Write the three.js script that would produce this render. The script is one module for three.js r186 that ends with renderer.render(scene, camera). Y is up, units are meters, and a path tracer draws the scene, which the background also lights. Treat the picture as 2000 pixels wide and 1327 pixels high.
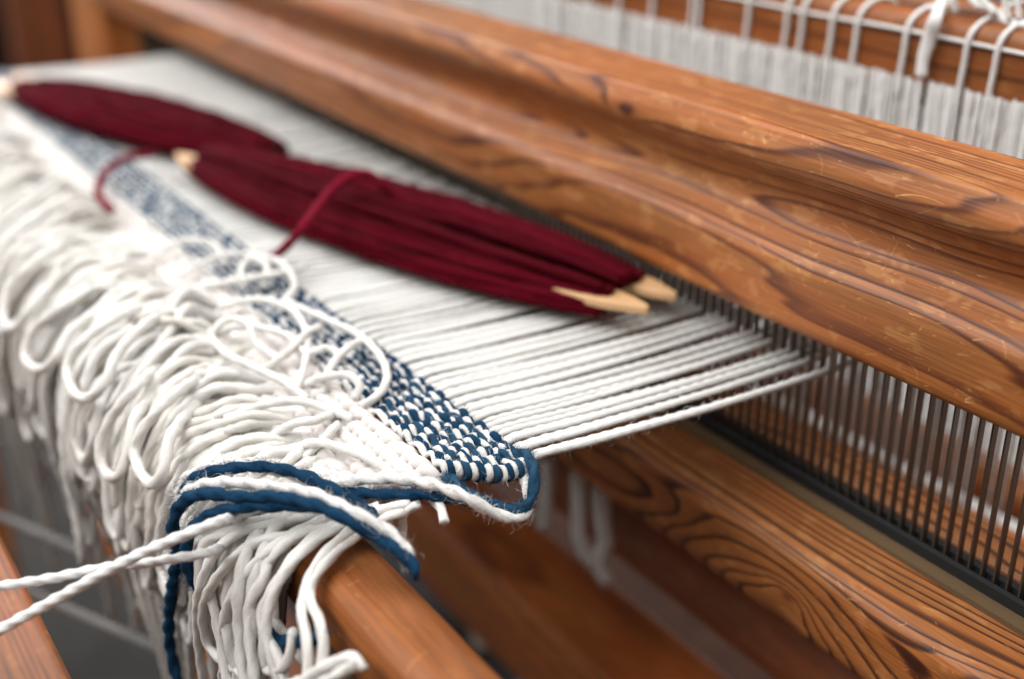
import * as THREE from 'three';
import { mergeGeometries } from 'three/addons/utils/BufferGeometryUtils.js';
import { RectAreaLightUniformsLib } from 'three/addons/lights/RectAreaLightUniformsLib.js';
import { createNoise3D, createNoise2D } from 'simplex-noise';

// ------------------------------------------------------------------ camera
// World: x along the loom's beams, y up, -z the way the warp runs to the reed. Origin: corner of the web at the fell. Metres.
const scene = new THREE.Scene();
const FOCAL = 2400, CX = 1000, CY = 663.5;           // of the 2000 x 1327 photograph, in pixels
const AX = new THREE.Vector3(1740, 1088, -2400).normalize();
const AY = new THREE.Vector3(-27, -5248, -2400); AY.addScaledVector(AX, -AX.dot(AY)).normalize();
const AZ = new THREE.Vector3().crossVectors(AX, AY);
const dirOf = (u, v) => { const d = new THREE.Vector3((u - CX) / FOCAL, (v - CY) / FOCAL, 1); return new THREE.Vector3(AX.dot(d), AY.dot(d), AZ.dot(d)); };
const EYE = dirOf(1035, 905).multiplyScalar(-0.42);
const camera = new THREE.PerspectiveCamera(2 * Math.atan(CY / FOCAL) * 180 / Math.PI, 1024 / 679, 0.02, 30);
camera.position.copy(EYE);
camera.up.set(-AX.y, -AY.y, -AZ.y);
camera.lookAt(EYE.clone().add(new THREE.Vector3(AX.z, AY.z, AZ.z)));
camera.focus = 0.42;
camera.userData.fStop = 3.7;
scene.add(camera);

// ------------------------------------------------------------------ light and exposure
const renderer = new THREE.WebGLRenderer({ antialias: true });
renderer.toneMapping = THREE.LinearToneMapping;
renderer.toneMappingExposure = 0.96;
renderer.shadowMap.enabled = true;
scene.background = new THREE.Color().setRGB(0.165, 0.152, 0.14);
RectAreaLightUniformsLib.init();
function areaLight(w, h, pos, target, intensity, color) {
  const l = new THREE.RectAreaLight(color, intensity, w, h);
  l.position.set(...pos); l.lookAt(...target); scene.add(l); return l;
}
const LIGHTS = {
  ceiling: { w: 2.0, h: 1.6, pos: [-0.35, 1.55, 0.95], aim: [-0.15, 0, -0.05], i: 4.7, c: new THREE.Color(1.0, 0.985, 0.96) },
  window: { w: 1.7, h: 1.4, pos: [-2.9, 1.0, -0.15], aim: [-0.3, 0.05, -0.1], i: 9, c: new THREE.Color(0.93, 0.96, 1.0) },
  ceiling_rear: { w: 1.2, h: 0.8, pos: [0.35, 1.45, -0.62], aim: [0.2, -0.2, -0.55], i: 6, c: new THREE.Color(1.0, 0.985, 0.96) },
};
for (const k in LIGHTS) { const L = LIGHTS[k]; areaLight(L.w, L.h, L.pos, L.aim, L.i, L.c); }

// ------------------------------------------------------------------ helpers
function mulberry(a) { return () => { a |= 0; a = a + 0x6D2B79F5 | 0; let t = Math.imul(a ^ a >>> 15, 1 | a); t = t + Math.imul(t ^ t >>> 7, 61 | t) ^ t; return ((t ^ t >>> 14) >>> 0) / 4294967296; }; }
const N3 = createNoise3D(mulberry(11)), N2 = createNoise2D(mulberry(12));
const V = (x, y, z) => new THREE.Vector3(x, y, z);
const lerp = (a, b, t) => a + (b - a) * t, clamp = (x, a, b) => Math.min(b, Math.max(a, x));
const sm = (a, b, x) => { const t = clamp((x - a) / (b - a), 0, 1); return t * t * (3 - 2 * t); };
const onY = (u, v, y) => { const d = dirOf(u, v); return EYE.clone().addScaledVector(d, (y - EYE.y) / d.y); };
const onZ = (u, v, z) => { const d = dirOf(u, v); return EYE.clone().addScaledVector(d, (z - EYE.z) / d.z); };
const atD = (u, v, d) => EYE.clone().addScaledVector(dirOf(u, v), d);
const taken = {};
function numbered(n) { const k = taken[n] = (taken[n] ?? -1) + 1; return k ? `${n}_${String(k).padStart(3, '0')}` : n; }
function add(o) { o.traverse(m => { if (m.isMesh) { m.castShadow = true; m.receiveShadow = true; } }); scene.add(o); return o; }
function thing(name, label, category, group) {
  const g = new THREE.Group(); g.name = numbered(name); g.userData = { label, category }; if (group) g.userData.group = group; return g;
}
function part(name, geo, mat, parent, label) { const m = new THREE.Mesh(geo, mat); m.name = name; if (label) m.userData.label = label; parent.add(m); return m; }
function single(name, geo, mat, label, category, group) {
  const m = new THREE.Mesh(geo, mat); m.name = numbered(name); m.userData = { label, category }; if (group) m.userData.group = group; return add(m);
}
// a yarn: a tube whose section has one lobe per ply, the lobes winding along the path
function yarn(pts, r, o = {}) {
  const { plies = 3, pitch = 0.009, depth = 0.22, radial = 9, seg = 0.0022, jitter = 0, taper = 0, seed = 0, flat = 1 } = o;
  const curve = new THREE.CatmullRomCurve3(pts, false, 'centripetal');
  curve.arcLengthDivisions = Math.max(60, pts.length * 12);
  const L = curve.getLength(), n = Math.max(4, Math.ceil(L / seg));
  const row = radial + 1, pos = new Float32Array((n + 1) * row * 3 + 6), uv = new Float32Array((n + 1) * row * 2 + 4), idx = [];
  const P = curve.getSpacedPoints(n), T = V(0, 0, 0), A = V(0, 0, 0), B = V(0, 0, 0), tmp = V(0, 0, 0);
  for (let i = 0; i <= n; i++) {
    T.subVectors(P[Math.min(n, i + 1)], P[Math.max(0, i - 1)]).normalize();
    if (i === 0) { A.set(0, 1, 0); if (Math.abs(T.y) > 0.9) A.set(1, 0, 0); }
    A.addScaledVector(T, -A.dot(T)).normalize(); B.crossVectors(T, A);
    const s = i / n * L, ph = 2 * Math.PI * s / pitch + seed;
    let rr = r * (1 + (jitter ? jitter * N2(s * 90 + seed * 17.3, seed * 3.1) : 0));
    if (taper) rr *= Math.min(1, 0.35 + s / taper, 0.35 + (L - s) / taper);
    for (let k = 0; k <= radial; k++) {
      const a = 2 * Math.PI * (k % radial) / radial;
      const q = rr * (1 - depth + depth * 1.6 * Math.abs(Math.cos((a * plies - ph) / 2)));
      tmp.copy(P[i]).addScaledVector(A, q * Math.cos(a)).addScaledVector(B, q * Math.sin(a) * flat);
      const j = i * row + k; tmp.toArray(pos, j * 3); uv[j * 2] = k / radial + seed; uv[j * 2 + 1] = s / 0.016;
    }
  }
  const c0 = (n + 1) * row, c1 = c0 + 1;
  P[0].toArray(pos, c0 * 3); P[n].toArray(pos, c1 * 3);
  for (let i = 0; i < n; i++) for (let k = 0; k < radial; k++) { const a = i * row + k, b = a + 1; idx.push(a, b, a + row, b, b + row, a + row); }
  for (let k = 0; k < radial; k++) idx.push(c0, k + 1, k, c1, n * row + k, n * row + k + 1);
  const g = new THREE.BufferGeometry(); g.setAttribute('position', new THREE.BufferAttribute(pos, 3)); g.setAttribute('uv', new THREE.BufferAttribute(uv, 2)); g.setIndex(idx); g.computeVertexNormals();
  const nn = g.attributes.normal;
  for (let i = 0; i <= n; i++) { const a = i * row, b = a + radial; tmp.set(nn.getX(a) + nn.getX(b), nn.getY(a) + nn.getY(b), nn.getZ(a) + nn.getZ(b)).normalize(); nn.setXYZ(a, tmp.x, tmp.y, tmp.z); nn.setXYZ(b, tmp.x, tmp.y, tmp.z); }
  return g;
}
// loose fibres standing off a yarn
function fuzz(paths, r, count, len, w, seed, curl = 1) {
  const R = mulberry(seed), pos = [], idx = [];
  const curves = paths.map(p => new THREE.CatmullRomCurve3(p, false, 'centripetal')), Ls = curves.map(c => c.getLength()), tot = Ls.reduce((a, b) => a + b, 0);
  for (let h = 0; h < count; h++) {
    let q = R() * tot, k = 0; while (k < Ls.length - 1 && q > Ls[k]) q -= Ls[k++];
    const u = clamp(q / Ls[k], 0, 1), p = curves[k].getPointAt(u), t = curves[k].getTangentAt(u);
    const n = V(R() - 0.5, R() - 0.5, R() - 0.5); n.addScaledVector(t, -n.dot(t)).normalize();
    const m = V(0, 0, 0).crossVectors(t, n), l = len * (0.3 + R() * R() * 1.6), a = R() * 6.28, cu = curl * (0.5 + R() * 2.5) * (R() < 0.5 ? -1 : 1), lean = (R() - 0.5) * 2.4;
    const c = p.clone().addScaledVector(n, r * 0.8), d = n.clone().addScaledVector(t, lean).normalize();
    const side = V(0, 0, 0).crossVectors(d, m).normalize(), base = pos.length / 3, S = 5;
    for (let i = 0; i <= S; i++) {
      const wv = w * (1 - 0.6 * i / S);
      pos.push(c.x - m.x * wv, c.y - m.y * wv, c.z - m.z * wv, c.x + m.x * wv, c.y + m.y * wv, c.z + m.z * wv, c.x + side.x * wv, c.y + side.y * wv, c.z + side.z * wv);
      c.addScaledVector(d, l / S); d.applyAxisAngle(m, cu / S * 1.6); d.applyAxisAngle(n, Math.sin(a + i) * 0.25); d.y -= 0.05; d.normalize();
      if (i < S) { const b = base + i * 3; for (let e = 0; e < 3; e++) { const f = (e + 1) % 3; idx.push(b + e, b + f, b + 3 + e, b + f, b + 3 + f, b + 3 + e); } }
    }
  }
  const g = new THREE.BufferGeometry(); g.setAttribute('position', new THREE.Float32BufferAttribute(pos, 3)); g.setAttribute('uv', new THREE.Float32BufferAttribute(new Float32Array(pos.length / 3 * 2), 2)); g.setIndex(idx); g.computeVertexNormals(); return g;
}
function addFuzz(parent, name, geo, mat) { const m = part(name, geo, mat, parent); m.userData.kind = 'stuff'; return m; }
function rounded(z0, z1, y0, y1, r, n = 5) {           // closed profile [[z, y], ...]
  const out = [];
  for (const [cz, cy, a0] of [[z1 - r, y1 - r, 0], [z0 + r, y1 - r, 90], [z0 + r, y0 + r, 180], [z1 - r, y0 + r, 270]])
    for (let i = 0; i <= n; i++) { const a = (a0 + 90 * i / n) * Math.PI / 180; out.push([cz + r * Math.cos(a), cy + r * Math.sin(a)]); }
  return out;
}
function densify(p, step) {
  const out = [];
  p.forEach((a, i) => { const b = p[(i + 1) % p.length], d = Math.hypot(b[0] - a[0], b[1] - a[1]), n = Math.max(1, Math.round(d / step)); for (let k = 0; k < n; k++) out.push([lerp(a[0], b[0], k / n), lerp(a[1], b[1], k / n)]); });
  return out;
}
// a beam along x: profile swept from x0 to x1, uv from the length and the way round; the wood is computed in 3D from x, y, z
function beam(prof, x0, x1, w) {
  const m = prof.length, per = [0]; for (let i = 0; i < m; i++) { const a = prof[i], b = prof[(i + 1) % m]; per.push(per[i] + Math.hypot(b[0] - a[0], b[1] - a[1])); }
  const total = per[m], nx = Math.max(2, Math.ceil((x1 - x0) / 0.012)), pos = [], uv = [], idx = [], near = w.near ?? x0;
  const toU = x => x < near ? 0.5 * (x - x0) / (near - x0) : near === x0 ? (x - x0) / (x1 - x0) : 0.5 + 0.5 * (x - near) / (x1 - near);
  const xs = []; for (let i = 0; i <= nx; i++) xs.push(lerp(x0, x1, i / nx)); if (near > x0) { xs.push(near); xs.sort((a, b) => a - b); }
  const cz = prof.reduce((s, p) => s + p[0], 0) / m, cy = prof.reduce((s, p) => s + p[1], 0) / m;
  for (const x of xs) for (let k = 0; k <= m; k++) {
    const p = prof[k % m], e = (w.uneven ?? 0.0003) * N3(x * 14, p[0] * 60, p[1] * 60 + (w.seed || 0)), l = Math.hypot(p[0] - cz, p[1] - cy) || 1;
    pos.push(x, p[1] + e * (p[1] - cy) / l, p[0] + e * (p[0] - cz) / l); uv.push(toU(x), per[k] / total);
  }
  const row = m + 1;
  for (let i = 0; i < xs.length - 1; i++) for (let k = 0; k < m; k++) { const a = i * row + k, b = a + row; idx.push(a, b, a + 1, a + 1, b, b + 1); }
  const g = new THREE.BufferGeometry();
  g.setAttribute('position', new THREE.Float32BufferAttribute(pos, 3)); g.setAttribute('uv', new THREE.Float32BufferAttribute(uv, 2)); g.setIndex(idx); g.computeVertexNormals();
  const nn = g.attributes.normal;                       // join the seam's normals
  for (let i = 0; i < xs.length; i++) { const a = i * row, b = a + m, q = V(nn.getX(a) + nn.getX(b), nn.getY(a) + nn.getY(b), nn.getZ(a) + nn.getZ(b)).normalize(); nn.setXYZ(a, q.x, q.y, q.z); nn.setXYZ(b, q.x, q.y, q.z); }
  const parts = [g], tri = THREE.ShapeUtils.triangulateShape(prof.map(p => new THREE.Vector2(p[0], p[1])), []);
  for (const [x, s] of [[x0, -1], [x1, 1]]) {
    const e = new THREE.BufferGeometry(), ep = [], eu = [], en = [];
    for (const p of prof) { ep.push(x, p[1], p[0]); eu.push(toU(x), 0.02 * ((p[0] - cz) / 0.02 + 1)); en.push(s, 0, 0); }
    e.setAttribute('position', new THREE.Float32BufferAttribute(ep, 3)); e.setAttribute('uv', new THREE.Float32BufferAttribute(eu, 2)); e.setAttribute('normal', new THREE.Float32BufferAttribute(en, 3));
    e.setIndex(tri.flatMap(t => s > 0 ? t : [t[0], t[2], t[1]])); parts.push(e);
  }
  const inv = u => near === x0 ? lerp(x0, x1, u) : u < 0.5 ? lerp(x0, near, u * 2) : lerp(near, x1, (u - 0.5) * 2);
  const at = v => { const s = v * total; let k = 0; while (k < m - 1 && per[k + 1] < s) k++; const t = (s - per[k]) / (per[k + 1] - per[k] || 1), a = prof[k], b = prof[(k + 1) % m]; return [lerp(a[0], b[0], t), lerp(a[1], b[1], t)]; };
  return { geo: mergeGeometries(parts), mat: woodMaterial(w, inv, at, total) };
}
function tex(data, W, H, srgb) {
  const t = new THREE.DataTexture(data, W, H, THREE.RGBAFormat); t.magFilter = THREE.LinearFilter; t.minFilter = THREE.LinearFilter;
  t.wrapS = t.wrapT = THREE.ClampToEdgeWrapping; if (srgb) t.colorSpace = THREE.SRGBColorSpace; t.needsUpdate = true; return t;
}
// pine: growth rings round a wandering pith, seen where the surface cuts them; fibres, pores, knots, scratches and dents in the varnish
function woodMaterial(w, inv, at, total) {
  const W = w.tw ?? 1024, H = w.th ?? 256, col = new Uint8Array(W * H * 4), bmp = new Uint8Array(W * H * 4), R = mulberry(w.seed * 7 + 5), sd = w.seed * 9.7;
  const [er, eg, eb] = w.early ?? [196, 130, 74], [lr, lg, lb] = w.late ?? [128, 66, 28], ring = w.ring ?? 0.0045, wob = w.wobble ?? 0.006, knots = w.knots ?? [];
  const worn = new Float32Array(W * H);
  for (let q = 0; q < (w.scratches ?? 0); q++) {        // short bright scratches where the finish is rubbed off
    let u = (w.near !== undefined ? 0.5 + 0.5 * R() : R()) * W, v = R() * H, a = (R() - 0.5) * 2.2 + (R() < 0.4 ? 1.2 : 0), l = 3 + R() * R() * (R() < 0.12 ? 60 : 16), s = 0.25 + R() * 0.65, bend = (R() - 0.5) * 0.05, fat = R() < 0.4 ? 0.8 : 0.25;
    for (let i = 0; i < l; i++) { const x = Math.round(u), y = Math.round(v); for (const [a2, b2, g2] of [[0, 0, 1], [0, 1, fat]]) { const xx = x + a2, yy = y + b2; if (xx >= 0 && xx < W && yy >= 0 && yy < H) worn[yy * W + xx] = Math.max(worn[yy * W + xx], g2 * s * (1 - i / l * 0.5)); } u += Math.cos(a); v += Math.sin(a) * 0.8; a += bend; }
  }
  for (let j = 0; j < H; j++) {
    const v = (j + 0.5) / H, [z, y] = at(v);
    for (let i = 0; i < W; i++) {
      const x = inv((i + 0.5) / W);
      const pz = w.pith[0] + wob * N2(x * 1.9 + sd, 3.1) + wob * 0.22 * N2(x * 6 + sd, 8.3), py = w.pith[1] + wob * N2(x * 1.7 + sd, 17.7) + wob * 0.2 * N2(x * 5 + sd, 28.3);
      let r = Math.hypot(z - pz, y - py) + (w.warp ?? 0.0012) * N3(x * 5 + sd, y * 22, z * 22) + 0.00022 * N3(x * 22 + sd, y * 130, z * 130);
      let kd = 0;
      for (const k of knots) {                          // [x, z, y, size]
        const d2 = ((x - k[0]) / 1.9) ** 2 + (z - k[1]) ** 2 + (y - k[2]) ** 2, g = Math.exp(-d2 / (k[3] * k[3])); r += g * k[3] * 0.8; kd = Math.max(kd, 0.6 * Math.exp(-d2 / (k[3] * k[3] * 0.06)));
      }
      const t = r / ring + 0.9 * N2(r * 55 + sd, 4.4), f = t - Math.floor(t), year = Math.floor(t);
      const own = 0.65 + 0.5 * Math.abs(N2(year * 1.37 + sd, 1.1));
      let late = (0.22 * f + 0.78 * sm(0.5, 0.88, f) ** 1.6) * (1 - sm(0.86, 1, f)) * own * (w.contrast ?? 1);
      const fib = N3(x * 30 + sd, y * 700, z * 700), fib2 = N3(x * 9 + sd, y * 420, z * 420), blot = N3(x * 6 + sd, y * 18 + 5, z * 18), pore = Math.max(0, N3(x * 60 + sd, y * 900, z * 900) - 0.55);
      late = clamp(late + kd * 0.9 + 0.05 * fib2, 0, 1);
      let k = 1 + 0.09 * fib + 0.07 * fib2 + 0.07 * blot - 0.1 * pore, s = worn[j * W + i];
      const patch = sm(0.32, 0.7, N3(x * 42 + sd, y * 90, z * 90) + 0.35 * N3(x * 160, y * 300, z * 300)) * (w.wear ?? 0.25) * (1 - late);
      const hue = N3(x * 11 + sd, y * 70, z * 70) * 0.6 + N3(x * 3.5 + sd, y * 25 + 9, z * 25) * 0.6, cr = lerp(er, lr, late) * k * (1 + 0.02 * hue), cg = lerp(eg, lg, late) * k * (1 - 0.045 * hue), cb = lerp(eb, lb, late) * k * (1 - 0.14 * hue), o = (j * W + i) * 4, m = clamp(patch * 0.5 + s * 0.75, 0, 1);
      col[o] = clamp(lerp(cr, 232, m), 0, 255); col[o + 1] = clamp(lerp(cg, 184, m), 0, 255); col[o + 2] = clamp(lerp(cb, 128, m), 0, 255); col[o + 3] = 255;
      bmp[o] = bmp[o + 1] = bmp[o + 2] = clamp(150 + late * 40 + fib * 26 - pore * 30 - s * 60 - patch * 40, 0, 255); bmp[o + 3] = 255;
    }
  }
  return new THREE.MeshPhysicalMaterial({ map: tex(col, W, H, true), bumpMap: tex(bmp, W, H), bumpScale: w.bump ?? 0.0004, roughness: w.rough ?? 0.5, clearcoat: w.coat ?? 0.08, clearcoatRoughness: 0.28 });
}
const fibre = (() => {                                  // spun fibres: fine slanting streaks that tile both ways
  const W = 128, H = 256, bump = new Uint8Array(W * H * 4), col = new Uint8Array(W * H * 4), val = new Float32Array(W * H).fill(0.5), R = mulberry(404);
  for (let q = 0; q < 900; q++) { let u = R() * W, v = R() * H, l = 20 + R() * 60, a = 0.55 + (R() - 0.5) * 0.5, s = (R() - 0.5) * 0.9; for (let i = 0; i < l; i++) { const x = ((Math.round(u) % W) + W) % W, y = ((Math.round(v) % H) + H) % H; val[y * W + x] += s * 0.55 * Math.sin(Math.PI * i / l); u += a; v += 1; } }
  for (let i = 0; i < W * H; i++) { const b = clamp(128 + (val[i] - 0.5) * 150, 0, 255), c = clamp(238 + (val[i] - 0.5) * 60, 190, 255); bump.set([b, b, b, 255], i * 4); col.set([c, c, c, 255], i * 4); }
  const mk = (d, srgb) => { const t = tex(d, W, H, srgb); t.wrapS = t.wrapT = THREE.RepeatWrapping; return t; };
  return { bump: mk(bump), col: mk(col, true) };
})();
const fabric = (r, g, b, sheen = 0.35, more = {}) => { const m = new THREE.MeshPhysicalMaterial({ roughness: 0.95, sheen, sheenRoughness: 0.6, sheenColor: new THREE.Color(1, 1, 1), specularIntensity: 0.12, map: fibre.col, bumpMap: fibre.bump, bumpScale: 0.00035, ...more }); m.color.setRGB(r, g, b); return m; };
const M = {
  warp: fabric(0.81, 0.81, 0.79), pile: fabric(0.86, 0.845, 0.815), pileB: fabric(0.84, 0.81, 0.76), white: fabric(0.87, 0.86, 0.84),
  soft: fabric(0.81, 0.77, 0.745), blue: fabric(0.012, 0.050, 0.108, 0.15, { sheenColor: new THREE.Color(0.4, 0.6, 0.9) }), blueLight: fabric(0.025, 0.074, 0.138, 0.18, { sheenColor: new THREE.Color(0.5, 0.7, 0.95) }),
  red: fabric(0.062, 0.0011, 0.0052, 0.02, { sheenColor: new THREE.Color(0.9, 0.15, 0.3) }), redB: fabric(0.098, 0.0018, 0.0088, 0.03, { sheenColor: new THREE.Color(0.9, 0.2, 0.35) }),
  redTail: fabric(0.20, 0.008, 0.024, 0.12, { sheenColor: new THREE.Color(0.95, 0.4, 0.5) }),
  steel: new THREE.MeshStandardMaterial({ color: new THREE.Color().setRGB(0.13, 0.105, 0.085), metalness: 0.7, roughness: 0.4 }),
  binding: new THREE.MeshStandardMaterial({ color: new THREE.Color().setRGB(0.01, 0.011, 0.012), roughness: 0.75 }),
  tape: new THREE.MeshStandardMaterial({ color: new THREE.Color().setRGB(0.12, 0.074, 0.034), roughness: 1 }),
  birch: new THREE.MeshStandardMaterial({ color: new THREE.Color().setRGB(0.60, 0.36, 0.18), roughness: 0.5 }),
  lath: new THREE.MeshStandardMaterial({ color: new THREE.Color().setRGB(0.30, 0.13, 0.055), roughness: 0.6 }),
  cord: fabric(0.88, 0.885, 0.88, 0.3), heddle: fabric(0.92, 0.915, 0.90),
};
// the shape that cloth, pile and loose yarns lie on: (z, y) from the fell over the breast beam and down
const LIE = [[-0.05, 0], [0, 0], [0.03, -0.003], [0.05, -0.009], [0.066, -0.0145], [0.077, -0.020], [0.0845, -0.032], [0.087, -0.05], [0.088, -0.09], [0.089, -0.16], [0.09, -0.3]];
const lieLen = [0]; for (let i = 1; i < LIE.length; i++) lieLen.push(lieLen[i - 1] + Math.hypot(LIE[i][0] - LIE[i - 1][0], LIE[i][1] - LIE[i - 1][1]));
const S0 = lieLen[1];
function lie(s, h) {                                    // point s metres past the fell, h above the surface: [z, y]
  s += S0; let i = 1; while (i < LIE.length - 1 && lieLen[i] < s) i++;
  const t = (s - lieLen[i - 1]) / (lieLen[i] - lieLen[i - 1]), a = LIE[i - 1], b = LIE[i];
  const nrm = k => { const p = LIE[Math.max(0, k - 1)], q = LIE[Math.min(LIE.length - 1, k + 1)], l = Math.hypot(q[0] - p[0], q[1] - p[1]); return [-(q[1] - p[1]) / l, (q[0] - p[0]) / l]; };
  const na = nrm(i - 1), nb = nrm(i), nz = lerp(na[0], nb[0], clamp(t, 0, 1)), ny = lerp(na[1], nb[1], clamp(t, 0, 1)), l = Math.hypot(nz, ny);
  return [lerp(a[0], b[0], t) + nz / l * h, lerp(a[1], b[1], t) + ny / l * h];
}
function surf(u, v, h) {                                // where the ray through a pixel meets that shape, raised by h
  const d = dirOf(u, v); let best = Infinity, prev = lie(-0.045, h);
  for (let s = -0.043; s < 0.42; s += 0.002) {
    const q = lie(s, h), ez = q[0] - prev[0], ey = q[1] - prev[1], den = d.z * ey - d.y * ez;
    if (Math.abs(den) > 1e-12) { const t = ((prev[0] - EYE.z) * ey - (prev[1] - EYE.y) * ez) / den, w = ((prev[0] - EYE.z) * d.y - (prev[1] - EYE.y) * d.z) / den; if (t > 0.1 && w >= -0.02 && w <= 1.02 && t < best) best = t; }
    prev = q;
  }
  return best < Infinity ? EYE.clone().addScaledVector(d, best) : onZ(u, v, 0.09);
}
const drape = list => list.map(([u, v, h]) => surf(u, v, h));
console.log('helpers');

// ------------------------------------------------------------------ setting: floor
{
  const W = 512, data = new Uint8Array(W * W * 4);
  for (let j = 0; j < W; j++) for (let i = 0; i < W; i++) { const n = 52 + 6 * N2(i * 0.02, j * 0.02) + 8 * N2(i * 0.11, j * 0.13) + 10 * N2(i * 0.6, j * 0.6), o = (j * W + i) * 4; data[o] = n; data[o + 1] = n * 0.94; data[o + 2] = n * 0.88; data[o + 3] = 255; }
  const t = tex(data, W, W, true); t.wrapS = t.wrapT = THREE.RepeatWrapping; t.repeat.set(6, 6);
  const f = new THREE.Mesh(new THREE.BoxGeometry(6, 0.06, 6), new THREE.MeshStandardMaterial({ map: t, roughness: 0.85 }));
  f.position.set(-0.6, -0.83, -0.4); f.name = 'floor'; f.userData.kind = 'structure'; f.receiveShadow = true; scene.add(f);
}

// ------------------------------------------------------------------ loom frame
const XF = -0.93;                                       // the far side frame of the loom
const frame = thing('loom_frame', 'orange pine loom frame with rounded breast beam carrying the rug', 'loom');
{
  const P = densify(rounded(0.0535, 0.0805, -0.046, -0.0165, 0.009, 6), 0.004);
  const b = beam(P, XF, 0.24, { seed: 1, tw: 2048, th: 256, near: -0.06, pith: [0.05, -0.11], ring: 0.006, wobble: 0.004, contrast: 0.5, early: [134, 75, 28], late: [100, 50, 16], coat: 0.03, scratches: 160, wear: 0.12, rough: 0.6 });
  part('breast_beam', b.geo, b.mat, frame, 'rounded orange breast beam under the rug');
  const f = beam(densify(rounded(0.1505, 0.215, -0.115, -0.05, 0.004), 0.004), -0.62, 0.3, { seed: 2, tw: 2048, th: 256, near: -0.2, pith: [0.13, -0.06], ring: 0.0024, wobble: 0.006, contrast: 0.8, coat: 0.02, rough: 0.6, early: [138, 80, 36], late: [78, 38, 14], scratches: 90 });
  part('front_rail', f.geo, f.mat, frame, 'square front rail with streaked grain');
  const k = beam(densify(rounded(-0.160, -0.100, -0.255, -0.200, 0.008), 0.004), XF, 0.24, { seed: 3, tw: 1024, th: 128, pith: [-0.12, -0.30], ring: 0.009, wobble: 0.01, contrast: 0.8, early: [212, 128, 64], late: [150, 78, 34] });
  part('knee_beam', k.geo, k.mat, frame);
  const kr = beam(densify(rounded(-0.44, -0.30, -0.43, -0.40, 0.004), 0.006), XF, 0.3, { seed: 14, tw: 512, th: 64, pith: [-0.12, -0.60], ring: 0.009, early: [74, 42, 22], late: [50, 26, 12] });
  part('treadle_rail', kr.geo, kr.mat, frame);
  const k2 = beam(densify(rounded(-0.12, -0.02, -0.50, -0.46, 0.006), 0.006), XF, 0.3, { seed: 4, tw: 512, th: 64, pith: [-0.12, -0.60], ring: 0.009, early: [176, 104, 54], late: [118, 58, 26] });
  part('lower_rail', k2.geo, k2.mat, frame);
  const s = beam(densify(rounded(0.03, 0.05, -0.105, -0.06, 0.004), 0.005), XF, 0.2, { seed: 5, tw: 512, th: 64, pith: [0.0, -0.2], ring: 0.008, early: [178, 100, 48], late: [118, 58, 26] });
  part('apron_board', s.geo, s.mat, frame);
  // far side: posts and rails
  const side = beam(densify(rounded(-0.03, 0.03, -0.05, 0.05, 0.005), 0.006), 0, 1.0, { seed: 6, tw: 512, th: 64, pith: [-0.02, -0.1], ring: 0.008, early: [190, 120, 60], late: [130, 70, 30] });
  const post = (x, z, y0, y1) => { const m = part('post', side.geo, side.mat, frame); m.rotation.z = Math.PI / 2; m.scale.set(y1 - y0, 1, 1); m.position.set(x, y0, z); };
  post(XF - 0.06, 0.07, -0.8, -0.02); post(atD(228, 50, 1.22).x, atD(228, 50, 1.22).z, -0.8, 0.62); post(0.42, -0.62, -0.8, 0.6); post(XF - 0.06, -0.80, -0.8, 0.35);
  const rail = (x, y, z0, z1) => { const m = part('side_rail', side.geo, side.mat, frame); m.rotation.y = Math.PI / 2; m.scale.set(z1 - z0, 1, 1); m.position.set(x, y, z1); };
  rail(XF - 0.06, -0.12, -0.85, 0.12); rail(XF - 0.06, -0.62, -0.85, -0.3); rail(0.42, -0.3, -0.85, -0.5);
  add(frame);
}
console.log('frame');

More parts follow.
